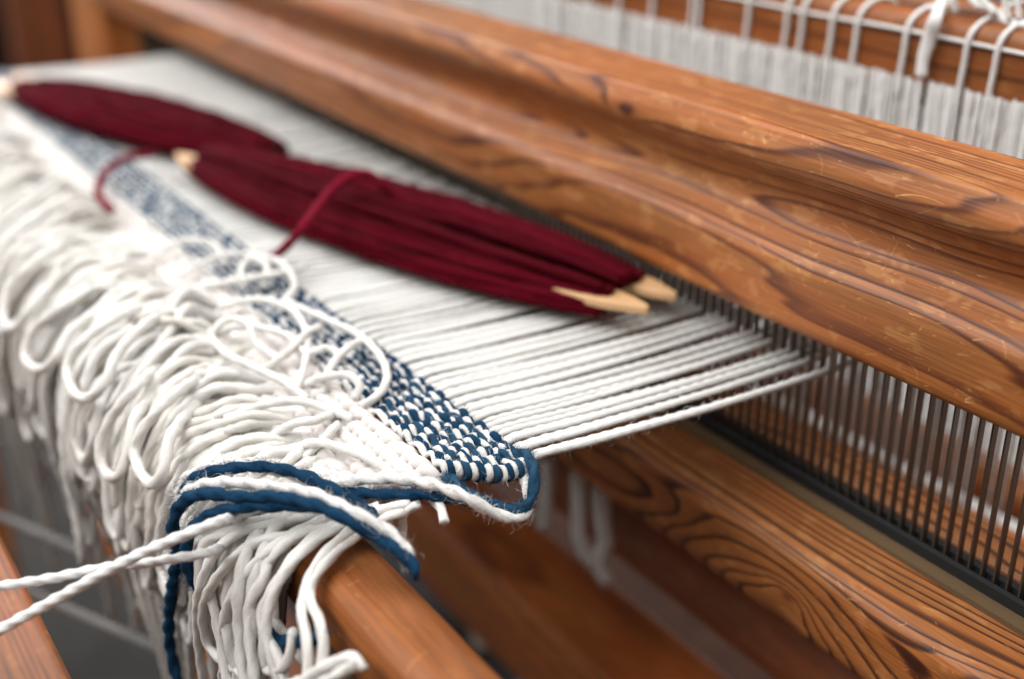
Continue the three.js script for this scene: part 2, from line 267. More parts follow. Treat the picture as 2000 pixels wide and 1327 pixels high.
// ------------------------------------------------------------------ beater: cap with hand groove, sill and reed
const beater = thing('beater', 'varnished pine beater with grooved top bar, steel reed and lower sill', 'loom beater');
{
  const capP = [];
  const ctl = [[-0.165, 0.0925, .0015], [-0.163, 0.0945, .0015], [-0.1235, 0.0945, .0016], [-0.1185, 0.083, .006], [-0.131, 0.0705, .009], [-0.1325, 0.0585, .007], [-0.1165, 0.0495, .0055], [-0.1165, 0.0225, .0035], [-0.1225, 0.0190, .0025], [-0.158, 0.0190, .003], [-0.165, 0.024, .003]];
  ctl.forEach((c, i) => {                                // round each corner by the radius given with it
    const a = ctl[(i + ctl.length - 1) % ctl.length], b = ctl[(i + 1) % ctl.length], la = Math.hypot(a[0] - c[0], a[1] - c[1]), lb = Math.hypot(b[0] - c[0], b[1] - c[1]);
    const ra = Math.min(c[2], la * 0.5), rb = Math.min(c[2], lb * 0.5), p = [lerp(c[0], a[0], ra / la), lerp(c[1], a[1], ra / la)], q = [lerp(c[0], b[0], rb / lb), lerp(c[1], b[1], rb / lb)];
    for (let k = 0; k <= 8; k++) { const t = k / 8, u = 1 - t; capP.push([u * u * p[0] + 2 * u * t * c[0] + t * t * q[0], u * u * p[1] + 2 * u * t * c[1] + t * t * q[1]]); }
  });
  capP.splice(0, capP.length, ...densify(capP, 0.0015));
  capP.reverse();
  const cap = beam(capP, XF + 0.03, 0.26, { seed: 21, tw: 2048, th: 1024, near: -0.12, pith: [-0.192, 0.052], ring: 0.0031, wobble: 0.0075, warp: 0.002, contrast: 1.15, early: [160, 96, 46], late: [80, 36, 14], scratches: 1900, wear: 0.5, knots: [[-0.105, -0.1205, 0.083, 0.006]] });
  part('beater_cap', cap.geo, cap.mat, beater, 'thick grooved top bar with swirling grain and scratches');
  const sillP = densify([[-0.175, -0.0545], [-0.175, -0.089], [-0.172, -0.092], [-0.103, -0.092], [-0.0995, -0.0895], [-0.0985, -0.085], [-0.0985, -0.063], [-0.1, -0.0585], [-0.105, -0.0558], [-0.112, -0.0549]], 0.0025);
  sillP.reverse();
  const sill = beam(sillP, XF + 0.03, 0.26, { seed: 33, tw: 2048, th: 1024, near: -0.14, pith: [-0.158, -0.078], ring: 0.0036, wobble: 0.010, warp: 0.0028, contrast: 1.35, coat: 0.04, rough: 0.58, early: [163, 99, 49], late: [62, 29, 11], scratches: 900, wear: 0.4, knots: [[onZ(1530, 1100, -0.0985).x, -0.096, -0.090, 0.030], [onZ(1530, 1100, -0.0985).x + 0.004, -0.0985, -0.076, 0.007], [0.19, -0.1, -0.085, 0.03]] });
  part('beater_sill', sill.geo, sill.mat, beater, 'lower sill bar with dark knot and bold grain');
  const reed = new THREE.Group(); reed.name = 'reed'; reed.userData.label = 'dark steel reed of upright flat wires'; beater.add(reed);
  const dent = new THREE.BoxGeometry(0.0008, 0.105, 0.0027), pitch = 0.0053, R = mulberry(5);
  for (let x = -0.84; x < 0.15; x += pitch) { const m = part('dent', dent, M.steel, reed); m.position.set(x + (R() - 0.5) * 0.0003, -0.006, -0.138); m.rotation.y = (R() - 0.5) * 0.12; m.rotation.z = (R() - 0.5) * 0.004; }
  const strip = (name, z0, z1, y0, y1, mat) => { const g = new THREE.BoxGeometry(1.05, y1 - y0, z1 - z0); const m = part(name, g, mat, reed); m.position.set(-0.345, (y0 + y1) / 2, (z0 + z1) / 2); };
  strip('binding', -0.1362, -0.1335, -0.058, -0.0485, M.binding); strip('binding', -0.1435, -0.1398, -0.058, -0.0485, M.binding);
  strip('backing_strip', -0.1475, -0.1437, -0.056, -0.0475, M.lath); strip('paper_tape', -0.1333, -0.1268, -0.058, -0.0527, M.tape);
  add(beater);
}
console.log('beater');

// ------------------------------------------------------------------ heddle shafts behind the beater
function shaft(z, label, lower, dense, cords, seed) {
  const R = mulberry(seed), t = thing('heddle_shaft', label, 'heddle shaft');
  const b = beam(densify(rounded(z - 0.016, z + 0.002, 0.076, 0.118, 0.007), 0.003), XF + 0.12, 0.3, { seed: seed + 1, tw: 1024, th: 128, near: -0.3, pith: [z + 0.02, 0.06], ring: 0.01, wobble: 0.006, contrast: 0.9, early: [138, 80, 36], late: [70, 33, 13] });
  part('shaft_bar', b.geo, b.mat, t, 'upper wooden shaft bar with cords tied round');
  const lowerBar = beam(densify(rounded(z - 0.012, z + 0.012, lower - 0.012, lower + 0.012, 0.0115), 0.004), XF + 0.12, 0.3, { seed: seed + 2, tw: 512, th: 64, pith: [z, lower - 0.03], ring: 0.007, contrast: 0.5, early: [190, 120, 70], late: [140, 80, 40] });
  part('lower_shaft_bar', lowerBar.geo, lowerBar.mat, t);
  const shapes = []; for (let k = 0; k < 8; k++) { const p = []; for (let i = 0; i <= 9; i++) { const y = lerp(0.0905 + (R() - 0.5) * 0.002, k % 2 ? lower + 0.008 : -0.006 - R() * 0.02, i / 9); p.push(V((i && i < 9 ? (R() - 0.5) * 0.0012 : 0), y, (R() - 0.5) * 0.001)); } shapes.push(yarn(p, 0.0008 + R() * 0.0004, { seg: 0.004, radial: 6, plies: 2, pitch: 0.006, seed: k })); }
  let k = 0;
  const far = [];
  for (let x = 0.006; x > XF + 0.16; x -= dense * (0.6 + R() * 0.8)) {
    const at = V(x, 0, z + 0.0045 + (R() - 0.5) * 0.003), turn = (R() - 0.5) * 0.016; k++;
    if (k <= 296) { const m = part('heddle', shapes[k % 8], M.heddle, t); m.position.copy(at); m.rotation.z = turn; } else far.push(shapes[k % 8].clone().rotateZ(turn).translate(at.x, at.y, at.z));
  }
  if (far.length) part('heddle_mass', mergeGeometries(far), M.heddle, t).userData.kind = 'stuff';
  for (const x of [0.016, 0.024, 0.043, 0.061]) { const m = part('heddle', shapes[1], M.heddle, t); m.position.set(x + (R() - 0.5) * 0.006, 0, z + 0.004); }
  for (const x of cords) {
    const p = [V(x - 0.001, 0.083, z + 0.0045), V(x, 0.10, z + 0.0042), V(x + 0.0006, 0.1135, z + 0.0035), V(x + 0.002, 0.1192, z - 0.0035), V(x + 0.004, 0.1197, z - 0.010), V(x + 0.004, 0.114, z - 0.0175), V(x + 0.003, 0.09, z - 0.0175)];
    part('tie_cord', yarn(p, 0.0013, { seg: 0.002, radial: 7, pitch: 0.004, plies: 2 }), M.white, t);
  }
  const lashing = []; for (let i = 0; i <= 20; i++) lashing.push(V(lerp(XF + 0.2, 0.28, i / 20), 0.1095 + 0.0006 * N2(i, seed), z + 0.0027));
  part('lashing_cord', yarn(lashing, 0.0009, { seg: 0.004, radial: 6, plies: 2, pitch: 0.004 }), M.white, t);
  return t;
}
{
  const z = -0.25, cx = [1285, 1362, 1375, 1470, 1545, 1575, 1632, 1680, 1775, 1893, 1952].map(u => onZ(u, 60 + (u - 1400) * 0.17, z).x);
  const t = shaft(z, 'wooden heddle shaft strung with white heddles just behind the beater', -0.118, 0.00155, [-0.33, -0.30, -0.27, ...cx, 0.03, 0.05], 51);
  const tape = [atD(1853, -45, 0.56), atD(1842, -5, 0.56), onZ(1828, 35, z + 0.008), onZ(1816, 75, z + 0.007), onZ(1803, 115, z + 0.007), onZ(1800, 150, z + 0.0075)];
  part('tie_tape', yarn(tape, 0.0030, { seg: 0.002, radial: 9, plies: 2, pitch: 0.03, flat: 0.5 }), M.white, t);
  const loopP = [[1868, 25], [1862, -8], [1880, -25], [1908, 8], [1932, 14], [1950, 30], [1968, 42], [1995, 48], [2030, 55]].map(([u, v], i) => onZ(u, v, z - 0.006 + 0.002 * Math.sin(i * 2)));
  part('tie_knot', yarn(loopP, 0.0017, { seg: 0.002, radial: 7, plies: 2, pitch: 0.004 }), M.white, t);
  for (const l of [[[1958, -30], [1965, 10], [1972, 38]], [[1978, -30], [1988, 10], [1992, 40]], [[1900, -20], [1925, 5], [1942, 28]]]) part('tie_cord', yarn(l.map(([u, v]) => onZ(u, v, z - 0.004)), 0.0013, { seg: 0.002, radial: 7, plies: 2, pitch: 0.004 }), M.white, t);
  add(t);
  add(shaft(-0.292, 'second wooden heddle shaft behind the first one, half hidden', -0.112, 0.0020, [-0.2, -0.12, -0.05, 0.0, 0.04], 61));
}
{ // warp beam with the white warp wound on it, seen through the reed
  const pr = [], r0 = 0.21, R = mulberry(91); for (let x = -0.8; x <= 0.36; x += 0.0014) pr.push(new THREE.Vector2(r0 + 0.0009 * Math.abs(Math.sin(x * 1000)) + 0.001 * R(), x));
  const t = thing('warp_beam', 'white roll of wound warp on its wooden beam behind the heddles', 'warp beam');
  const g = new THREE.LatheGeometry(pr, 40); g.rotateZ(-Math.PI / 2); part('wound_warp', g, M.warp, t).position.set(0, -0.43, -0.66);
  const b = beam(densify(rounded(-0.705, -0.615, -0.475, -0.385, 0.02), 0.01), XF, 0.44, { seed: 15, tw: 256, th: 64, pith: [-0.6, -0.4], ring: 0.009 }); part('beam_core', b.geo, b.mat, t); add(t);
}
console.log('shafts');

// ------------------------------------------------------------------ lower bars and hanging ties
{
  const b = beam(densify(rounded(-0.190, -0.138, -0.176, -0.124, 0.0255, 8), 0.005), XF + 0.05, 0.25, { seed: 71, tw: 512, th: 64, pith: [-0.16, -0.2], ring: 0.008, contrast: 0.35, early: [156, 94, 62], late: [120, 66, 40] });
  single('tie_bar', b.geo, b.mat, 'round brown wooden bar hanging just under the beater sill', 'wooden bar');
  const mk = (pts, r, label) => single('hanging_cord', yarn(pts, r, { seg: 0.004, radial: 7, plies: 2, pitch: 0.008 }), M.white, label, 'cord');
  mk([atD(1128, 905, 0.62), atD(1130, 980, 0.62), atD(1133, 1060, 0.62), atD(1160, 1105, 0.62)], 0.004, 'pale cord hanging under the warp, ending in a knot');
  mk([atD(1172, 940, 0.62), atD(1176, 1020, 0.62), atD(1182, 1060, 0.62), atD(1168, 1100, 0.62), atD(1190, 1140, 0.62)], 0.0045, 'pale knotted cord with a thick loose end under the beater');
  mk([atD(1068, 900, 0.64), atD(1066, 960, 0.64), atD(1062, 1035, 0.64)], 0.004, 'short pale cord hanging below the corner of the rug');
  mk([atD(935, 1180, 0.9), atD(932, 1225, 0.9), atD(940, 1265, 0.9)], 0.006, 'dim pale cord hanging in the shade by the knee beam');
  mk([atD(1022, 1265, 0.9), atD(1028, 1300, 0.9), atD(1030, 1350, 0.9)], 0.006, 'dim pale cord end low beside the knee beam');
}

// ------------------------------------------------------------------ the rug on the loom
const rug = thing('rug', 'unfinished rug with white yarn pile and blue striped edge, still on its warp', 'rug');
const FUZZ = { warp: [], blue: [] };
{
  // warp threads from inside the cloth to the reed and on to the heddles
  const R = mulberry(77), N = 212, dp = 0.0053;
  for (let i = 0; i < N; i++) {
    const pair = i >> 1, second = i & 1;
    let xf = -0.0015 - i * 0.0035 + (R() - 0.5) * 0.0016 - (second ? 0 : 0.0004);
    const dentX = -0.84 + (Math.round((0.003 - pair * 0.0070 + 0.84) / dp - 0.5) + 0.5) * dp;
    const xr = dentX + (second ? -0.0009 : 0.0009), up = (second ? -0.0016 : 0.0006) + (R() - 0.5) * 0.0008, sag = 0.0008 + R() * 0.0008;
    const p = [V(xf, -0.0022, 0.012), V(xf, -0.0012, 0.002), V(xf, 0.0004 - (second ? 0.0007 : 0), -0.004)];
    for (let q = 1; q <= 6; q++) { const t = q / 6; p.push(V(lerp(xf, xr, t ** 1.15) + (R() - 0.5) * 0.0004, lerp(0, up, t) - Math.sin(t * Math.PI) * sag, lerp(-0.004, -0.139, t))); }
    p.push(V(xr, up + 0.001, -0.18), V(xr + (R() - 0.5) * 0.002, up + (second ? -0.012 : 0.012), -0.247));
    const near = xf > -0.3;
    part('warp_thread', yarn(p, 0.00122 + R() * 0.0002, { plies: 3, pitch: 0.0056, depth: 0.24, radial: near ? 9 : 6, seg: near ? 0.0014 : 0.004, jitter: 0.05, seed: i * 1.7 }), M.warp, rug);
    if (i < 60) FUZZ.warp.push(p.slice(2, 9));
  }
  // blue and white weft picks of the striped edge: over and under pairs of warp threads, turning round the selvedge
  const picks = 14, z0 = 0.0012, dz = 0.00195;
  for (let k = 0; k < picks; k++) {
    const blue = k % 2 === 0, z = z0 + k * dz, ph = ((k >> 1) % 2 ? Math.PI : 0) + (R() - 0.5) * 1.6, p = [], wl = 0.0076, cut = k < 6 ? 0 : -0.0018 * (k - 5);
    const xe = 0.0008 + cut + (R() - 0.5) * 0.0012, xs = -0.745;
    p.push(V(xe - 0.007, -0.0042, z + 0.0004), V(xe - 0.002, -0.0037, z + 0.0003));                       // comes round the selvedge from below
    p.push(V(xe + 0.0014, -0.0012, z), V(xe - 0.0004, 0.0016, z - 0.0002));
    for (let x = xe - 0.003; x > xs; x -= wl / 6) {
      const nse = N2(x * 160, k * 3.3), a = ph + 2 * Math.PI * x / wl + 2.8 * N2(x * 60, k * 1.8);
      p.push(V(x, 0.0004 + 0.0012 * Math.sin(a) + 0.0006 * nse + (blue ? 0.0002 : 0), z + 0.0007 * N2(x * 90, k * 5.1) - 0.004 * sm(-0.1, -0.6, x) * 0));
    }
    part('weft_yarn', yarn(p, blue ? 0.00132 : 0.00114, { plies: 2, pitch: 0.005, depth: 0.1, radial: 8, seg: 0.0011, jitter: 0.3, seed: k * 2.3 }), blue ? (k % 4 ? M.blueLight : M.blue) : M.white, rug, blue ? 'blue weft yarn' : 'white weft yarn');
    if (k % 2 === 0) FUZZ.blue.push(p.slice(0, 90)); else FUZZ.warp.push(p.slice(0, 90));
  }
  // white rows of soft knots behind the stripe
  for (let row = 0; row < 7; row++) {
    const s = 0.0305 + row * 0.0052, arcs = [], xe = -0.0165 - row * 0.0016;
    for (let x = xe; x > -0.745; x -= 0.0052) {
      const j = () => (R() - 0.5) * 0.0016, xx = x + j() * 0.6, h = 0.0012 + R() * 0.0014, r = 0.0022 + R() * 0.0006;
      const q = [[xx + 0.0032, s - 0.0012, -0.002], [xx + 0.0022, s - 0.0004, h], [xx + j() * 0.4, s + 0.0008, h + 0.0012], [xx - 0.0022, s + 0.0016, h * 0.6], [xx - 0.003, s + 0.003, -0.002]].map(([a, b, c]) => { const [zz, yy] = lie(b + j() * 0.4, c); return V(a, yy, zz); });
      arcs.push(yarn(q, r, { plies: 3, pitch: 0.012, depth: 0.13, radial: 8, seg: 0.0016, seed: x * 900 }));
    }
    part('knot_row', mergeGeometries(arcs), M.soft, rug).userData.kind = 'stuff';
  }
  // backing of the cloth itself, under the knots and over the breast beam
  const bp = []; for (let i = 0; i <= 24; i++) bp.push(lie(0.028 + i * 0.0048, -0.0012));
  const bpos = [], bidx = []; bp.forEach(([z, y]) => { bpos.push(-0.745, y, z, -0.022, y, z, -0.745, y - 0.0012, z - 0.0008, -0.022, y - 0.0012, z - 0.0008); });
  for (let i = 0; i < bp.length - 1; i++) { const a = i * 4, b = a + 4; bidx.push(a, b, a + 1, a + 1, b, b + 1, a + 2, a + 3, b + 2, a + 3, b + 3, b + 2, a + 1, b + 1, a + 3, a + 3, b + 1, b + 3); }
  const bg = new THREE.BufferGeometry(); bg.setAttribute('position', new THREE.Float32BufferAttribute(bpos, 3)); bg.setAttribute('uv', new THREE.Float32BufferAttribute(bpos.flatMap((v, i) => i % 3 === 0 ? [v * 60] : i % 3 === 2 ? [v * 60] : []), 2)); bg.setIndex(bidx); bg.computeVertexNormals();
  part('ground_cloth', bg, M.soft, rug);
}
console.log('web');

// pile: loops of white yarn knotted into the cloth, falling over the breast beam in locks
{
  const R = mulberry(303), loops = [];
  const clumps = []; for (let x = -0.05; x > -0.76; x -= 0.014 + R() * 0.012) clumps.push({ x, drift: (R() - 0.5) * 0.06, len: 0.11 + R() * 0.085, short: 0.048 + R() * 0.035, h: 0.002 + R() * 0.007, w: 0.0035 + R() * 0.006, sway: (R() - 0.5) * 0.012, sd: R() * 90 });
  for (const c of clumps) {
    const n = 13 + Math.floor(R() * 4), near = sm(-0.16, -0.06, c.x);
    for (let q = 0; q < n; q++) {
      const layer = q / n, s0 = lerp(0.030, 0.046, near) + R() * lerp(0.028, 0.014, near) + layer * 0.004, off = (R() - 0.5), x0 = c.x + off * 0.024, x1 = c.x + c.drift + off * 0.012;
      const short = R() < lerp(0.78, 0.93, near), end = s0 + (short ? c.short * (0.8 + R() * 0.5) : c.len * (0.6 + R() * 0.6)), top = (0.003 + layer * 0.015 + R() * 0.002 + c.h) * lerp(1, 0.62, near), w = c.w * (0.7 + R() * 0.6) * (short ? 1.25 : 0.6);
      const pts = [], m = 7, tilt = (R() - 0.5) * 0.5, sd = c.sd + R() * 0.5, cut = !short && R() < 0.3;
      const put = (t, side) => {
        const s = lerp(s0, end, t), h = lerp(0.001, top, sm(0, 0.3, t)) * (short ? 1 : lerp(1, 0.45, sm(0.4, 1, t))) + 0.0012 * N2(t * 2 + sd, side * 0.3);
        const [z, y] = lie(s, h);
        pts.push(V(lerp(x0, x1, sm(0, 1, t)) + c.sway * Math.sin(Math.PI * t) + side * w * (0.2 + 0.8 * Math.sin(Math.PI * Math.min(1, t * 0.6 + 0.1))) + 0.0034 * N2(t * 2 + sd, 40 + side * 0.2), y, z + side * tilt * w));
      };
      for (let i = 0; i <= m; i++) put(i / m * 0.95, 1);
      if (!cut) { put(1.0, 0.75); put(1.03, 0); put(1.0, -0.75); for (let i = m; i >= 0; i--) put(i / m * 0.95, -1); } else { put(1.03, 0.9); }
      loops.push({ pts, x: x0, r: 0.0017 + R() * 0.0004, sd: R() * 100, tone: R() });
    }
  }
  loops.sort((a, b) => b.x - a.x);
  const rest = [];
  loops.forEach((l, i) => {
    const near = l.x > -0.22, g = yarn(l.pts, l.r, { plies: 3, pitch: 0.010, depth: 0.26, radial: near ? 10 : 7, seg: near ? 0.0018 : l.x > -0.42 ? 0.003 : 0.005, jitter: 0.05, seed: l.sd });
    if (i < 296) part('pile_loop', g, l.tone < 0.3 ? M.pileB : M.pile, rug); else rest.push(g);
  });
  if (rest.length) part('pile_mass', mergeGeometries(rest), M.pile, rug).userData.kind = 'stuff';
  console.log('loops', loops.length);
  // loose curls lying on the stripe
  const curls = [
    [[470, 520, .004], [520, 505, .010], [560, 525, .012], [575, 560, .008], [545, 600, .006]], [[395, 560, .006], [460, 548, .010], [540, 535, .012], [600, 520, .008]],
    [[430, 600, .010], [500, 585, .012], [560, 600, .012], [595, 640, .012], [598, 700, .010], [580, 760, .006]], [[560, 590, .010], [640, 625, .010], [700, 655, .010], [745, 700, .009], [755, 745, .008], [735, 775, .007], [705, 793, .004]],
    [[600, 750, .006], [640, 735, .011], [685, 735, .011], [702, 755, .009], [692, 780, .005]], [[420, 660, .010], [450, 640, .014], [500, 640, .014], [560, 655, .012], [600, 690, .010], [640, 680, .010], [670, 700, .008]],
    [[410, 690, .008], [415, 650, .014], [445, 625, .016], [485, 635, .016], [500, 670, .012], [540, 700, .008]], [[520, 720, .006], [560, 690, .012], [600, 650, .014], [625, 640, .012]],
    [[480, 560, .008], [470, 530, .012], [490, 505, .013], [520, 520, .011], [515, 560, .008]], [[630, 770, .004], [645, 720, .010], [680, 680, .012], [712, 665, .008]],
    [[390, 620, .008], [440, 690, .015], [500, 720, .014], [560, 750, .010], [600, 780, .006]], [[560, 880, .004], [620, 865, .009], [680, 880, .009], [735, 905, .006], [760, 925, .003]],
    [[440, 820, .012], [520, 790, .014], [590, 785, .011], [640, 800, .008], [690, 820, .005]], [[590, 900, .004], [640, 850, .008], [660, 830, .006]], [[520, 860, .008], [570, 830, .011], [620, 820, .010], [668, 800, .004]],
    [[350, 540, .010], [430, 500, .012], [500, 500, .010], [540, 512, .007]], [[300, 500, .010], [360, 470, .012], [420, 480, .010], [440, 520, .006]],
  ];
  curls.forEach((c, i) => { const p = drape(c); part('pile_curl', yarn(p, 0.0016, { plies: 3, pitch: 0.010, depth: 0.26, radial: 10, seg: 0.0016, seed: i }), M.pile, rug); FUZZ.warp.push(p); });
  // big slack loops standing out of the fall
  const slack = [
    [[320, 590, .014], [230, 620, .022], [165, 665, .026], [132, 715, .026], [140, 762, .025], [172, 778, .024], [203, 750, .024], [230, 690, .024], [290, 630, .020], [350, 610, .012]],
    [[200, 560, .014], [120, 600, .022], [62, 650, .025], [48, 695, .025], [75, 722, .024], [108, 700, .024], [135, 650, .022], [200, 600, .016]],
    [[330, 700, .012], [262, 760, .020], [215, 820, .020], [194, 880, .019], [205, 922, .018], [235, 925, .018], [248, 885, .018], [262, 820, .018], [330, 740, .012]],
    [[400, 730, .012], [330, 780, .018], [285, 830, .018], [262, 880, .017], [275, 925, .016], [300, 945, .016], [318, 920, .016], [330, 860, .016], [390, 780, .012]],
    [[260, 640, .016], [190, 690, .020], [160, 780, .018], [150, 860, .016], [165, 900, .016], [182, 860, .016], [200, 780, .016], [260, 700, .014]],
    [[120, 480, .016], [60, 520, .022], [15, 570, .024], [5, 620, .024], [30, 640, .024], [62, 600, .023], [120, 530, .018]],
  ];
  slack.forEach((c, i) => part('slack_loop', yarn(drape(c.map(([u, v, h]) => [u, v, h > 0.015 ? h + 0.009 : h])), 0.0021, { plies: 3, pitch: 0.010, depth: 0.24, radial: 10, seg: 0.0016, seed: i * 5 }), M.pile, rug));
  // strands of the last knots, hanging over the bare end of the breast beam
  const strands = [
    [[800, 985, .003], [740, 1000, .006], [680, 1040, .008], [620, 1100, .008], [590, 1180, .010], [600, 1260, .010], [602, 1350, .010]],
    [[770, 990, .003], [690, 1010, .007], [600, 1060, .010], [545, 1130, .012], [510, 1210, .012], [545, 1290, .010], [560, 1350, .010]],
    [[760, 1000, .003], [660, 1030, .008], [580, 1090, .011], [530, 1170, .012], [520, 1240, .012], [550, 1350, .010]],
    [[740, 990, .004], [620, 1020, .010], [520, 1080, .014], [455, 1160, .016], [445, 1230, .014], [470, 1280, .012], [520, 1310, .010], [560, 1295, .010], [575, 1230, .009]],
    [[720, 1000, .004], [600, 1040, .010], [500, 1060, .016], [430, 1120, .018], [395, 1200, .018], [410, 1265, .016], [470, 1315, .014], [520, 1350, .012]],
    [[700, 985, .005], [560, 1020, .012], [470, 1040, .018], [420, 1080, .020], [390, 1150, .020], [385, 1230, .018], [400, 1350, .016]],
    [[690, 1000, .005], [590, 1045, .010], [500, 1110, .014], [440, 1200, .016], [440, 1270, .014], [430, 1350, .012]],
    [[650, 1000, .006], [560, 1010, .012], [490, 1020, .016], [440, 1040, .020], [400, 1060, .022], [388, 1110, .020], [395, 1190, .018]],
    [[790, 1000, .002], [760, 1010, .004], [720, 1030, .005], [650, 1085, .007], [605, 1150, .008], [630, 1240, .008], [625, 1350, .008]],
    [[640, 1020, .008], [560, 1060, .012], [500, 1140, .012], [470, 1260, .010], [480, 1350, .010]],
    [[600, 985, .008], [500, 1000, .014], [430, 1030, .018], [370, 1080, .016], [350, 1180, .012], [345, 1350, .010]],
    [[580, 970, .008], [480, 990, .012], [400, 1050, .012], [365, 1150, .010], [375, 1350, .008]], [[600, 960, .006], [450, 985, .010], [372, 1060, .008], [352, 1200, .006], [360, 1350, .006]],
    [[700, 975, .004], [560, 985, .008], [440, 1030, .010], [395, 1120, .008], [410, 1240, .006], [420, 1350, .006]],
    [[560, 1340, .012], [600, 1325, .014], [640, 1300, .014], [690, 1285, .012], [710, 1310, .010]], [[590, 1350, .012], [640, 1330, .014], [690, 1300, .014]],
    [[500, 1150, .006], [540, 1220, .005], [600, 1300, .004], [620, 1350, .004]],
  ];
  strands.forEach((c, i) => { const p = drape(c); part('pile_strand', yarn(p, 0.0017, { plies: 3, pitch: 0.010, depth: 0.24, radial: 10, seg: 0.0016, seed: i * 3 }), M.pile, rug); });
  const stub = drape([[845, 975, .001], [862, 995, .001], [868, 1022, .0]]); part('cut_end', yarn(stub, 0.0016, { plies: 4, pitch: 0.012, radial: 10, seg: 0.0012 }), M.white, rug);
  const stub2 = drape([[800, 985, .002], [770, 1000, .002], [758, 1030, -.004], [752, 1070, -.008]]); part('cut_end', yarn(stub2, 0.0016, { plies: 4, pitch: 0.012, radial: 10, seg: 0.0012 }), M.white, rug);
  const stub3 = drape([[820, 985, .002], [790, 1000, .002], [785, 1040, -.006], [780, 1070, -.01]]); part('cut_end', yarn(stub3, 0.0016, { plies: 4, pitch: 0.012, radial: 10, seg: 0.0012 }), M.white, rug);
  addFuzz(rug, 'white_fuzz', fuzz(FUZZ.warp, 0.0012, 13000, 0.0038, 0.00008, 9), M.white);
  addFuzz(rug, 'blue_fuzz', fuzz(FUZZ.blue, 0.0012, 3600, 0.0042, 0.00008, 19, 1.6), M.blueLight);
  add(rug);
}
console.log('pile');

// ------------------------------------------------------------------ loose blue and white yarns over the edge
{
  const mk = (name, list, r, mat, label, category) => { const p = drape(list.map(([u, v, h]) => [u, v, h > 0.012 ? h + 0.004 : h])), t = thing(name, label, category, undefined); part('strand', yarn(p, r, { plies: 2, pitch: 0.0095, depth: 0.34, radial: 14, seg: 0.0009, jitter: 0.12, taper: 0.004, seed: r * 9e4 }), mat, t); addFuzz(t, 'fuzz', fuzz([p], r, Math.round(p.length * 110), 0.0046, 0.00008, list.length * 31, 1.5), mat); add(t); };
  mk('weft_tail', [[1000, 882, .001], [1030, 893, .0025], [1043, 925, .002], [1041, 960, -.002], [1028, 990, -.005], [995, 995, -.005], [950, 983, -.002], [915, 966, .0015], [890, 945, .0035], [870, 930, .002]], 0.00175, M.blueLight, 'blue yarn loop turning round the corner of the striped edge', 'yarn');
  mk('weft_tail', [[1022, 905, .000], [1026, 940, -.003], [1034, 985, -.006], [1010, 1013, -.007], [965, 1002, -.003], [910, 972, .004], [850, 948, .007], [780, 936, .008], [700, 938, .009], [630, 945, .010], [560, 925, .014], [480, 905, .018], [410, 912, .021], [365, 935, .021], [348, 975, .018]], 0.00175, M.white, 'white yarn curving from the rug corner over the pile', 'yarn');
  mk('weft_tail', [[925, 978, -.002], [885, 976, .001], [830, 968, .0045], [770, 966, .0055], [700, 963, .006], [660, 955, .005]], 0.0016, M.blue, 'short straight piece of blue yarn under the white one', 'yarn');
  mk('weft_tail', [[738, 1012, .006], [705, 990, .010], [660, 962, .0125], [600, 932, .015], [540, 915, .0185], [490, 912, .0205], [440, 917, .022], [390, 930, .022], [362, 957, .020], [352, 1000, .016]], 0.0019, M.blue, 'upper blue yarn arching over the white pile', 'yarn');
  mk('weft_tail', [[812, 1135, .002], [806, 1105, .006], [780, 1078, .009], [735, 1050, .0115], [680, 1017, .0145], [620, 990, .018], [550, 973, .021], [470, 971, .0235], [400, 965, .025], [352, 985, .024], [337, 1030, .021], [345, 1075, .016], [338, 1130, .014], [330, 1200, .014], [332, 1265, .014], [350, 1345, .014]], 0.0020, M.blue, 'long blue yarn from beam edge over pile, hanging down the front', 'yarn');
  mk('weft_tail', [[800, 1118, .003], [797, 1085, .007], [765, 1045, .0105], [700, 1006, .014], [620, 968, .018], [520, 949, .021], [430, 943, .023], [375, 955, .0235], [347, 990, .022]], 0.0018, M.white, 'white yarn running beside the long blue one across the beam', 'yarn');
  mk('weft_tail', [[620, 993, .016], [560, 988, .0185], [480, 991, .021], [415, 1003, .023], [375, 1035, .022], [362, 1085, .020], [375, 1130, .016], [410, 1170, .010], [450, 1215, .008], [495, 1262, .008], [520, 1285, .006]], 0.00185, M.blue, 'inner blue yarn looping back among the hanging white strands', 'yarn');
  mk('weft_tail', [[455, 1180, .007], [490, 1225, .007], [545, 1250, .007], [600, 1252, .007], [640, 1238, .007]], 0.00175, M.blue, 'blue yarn end showing low between white strands', 'yarn');
}
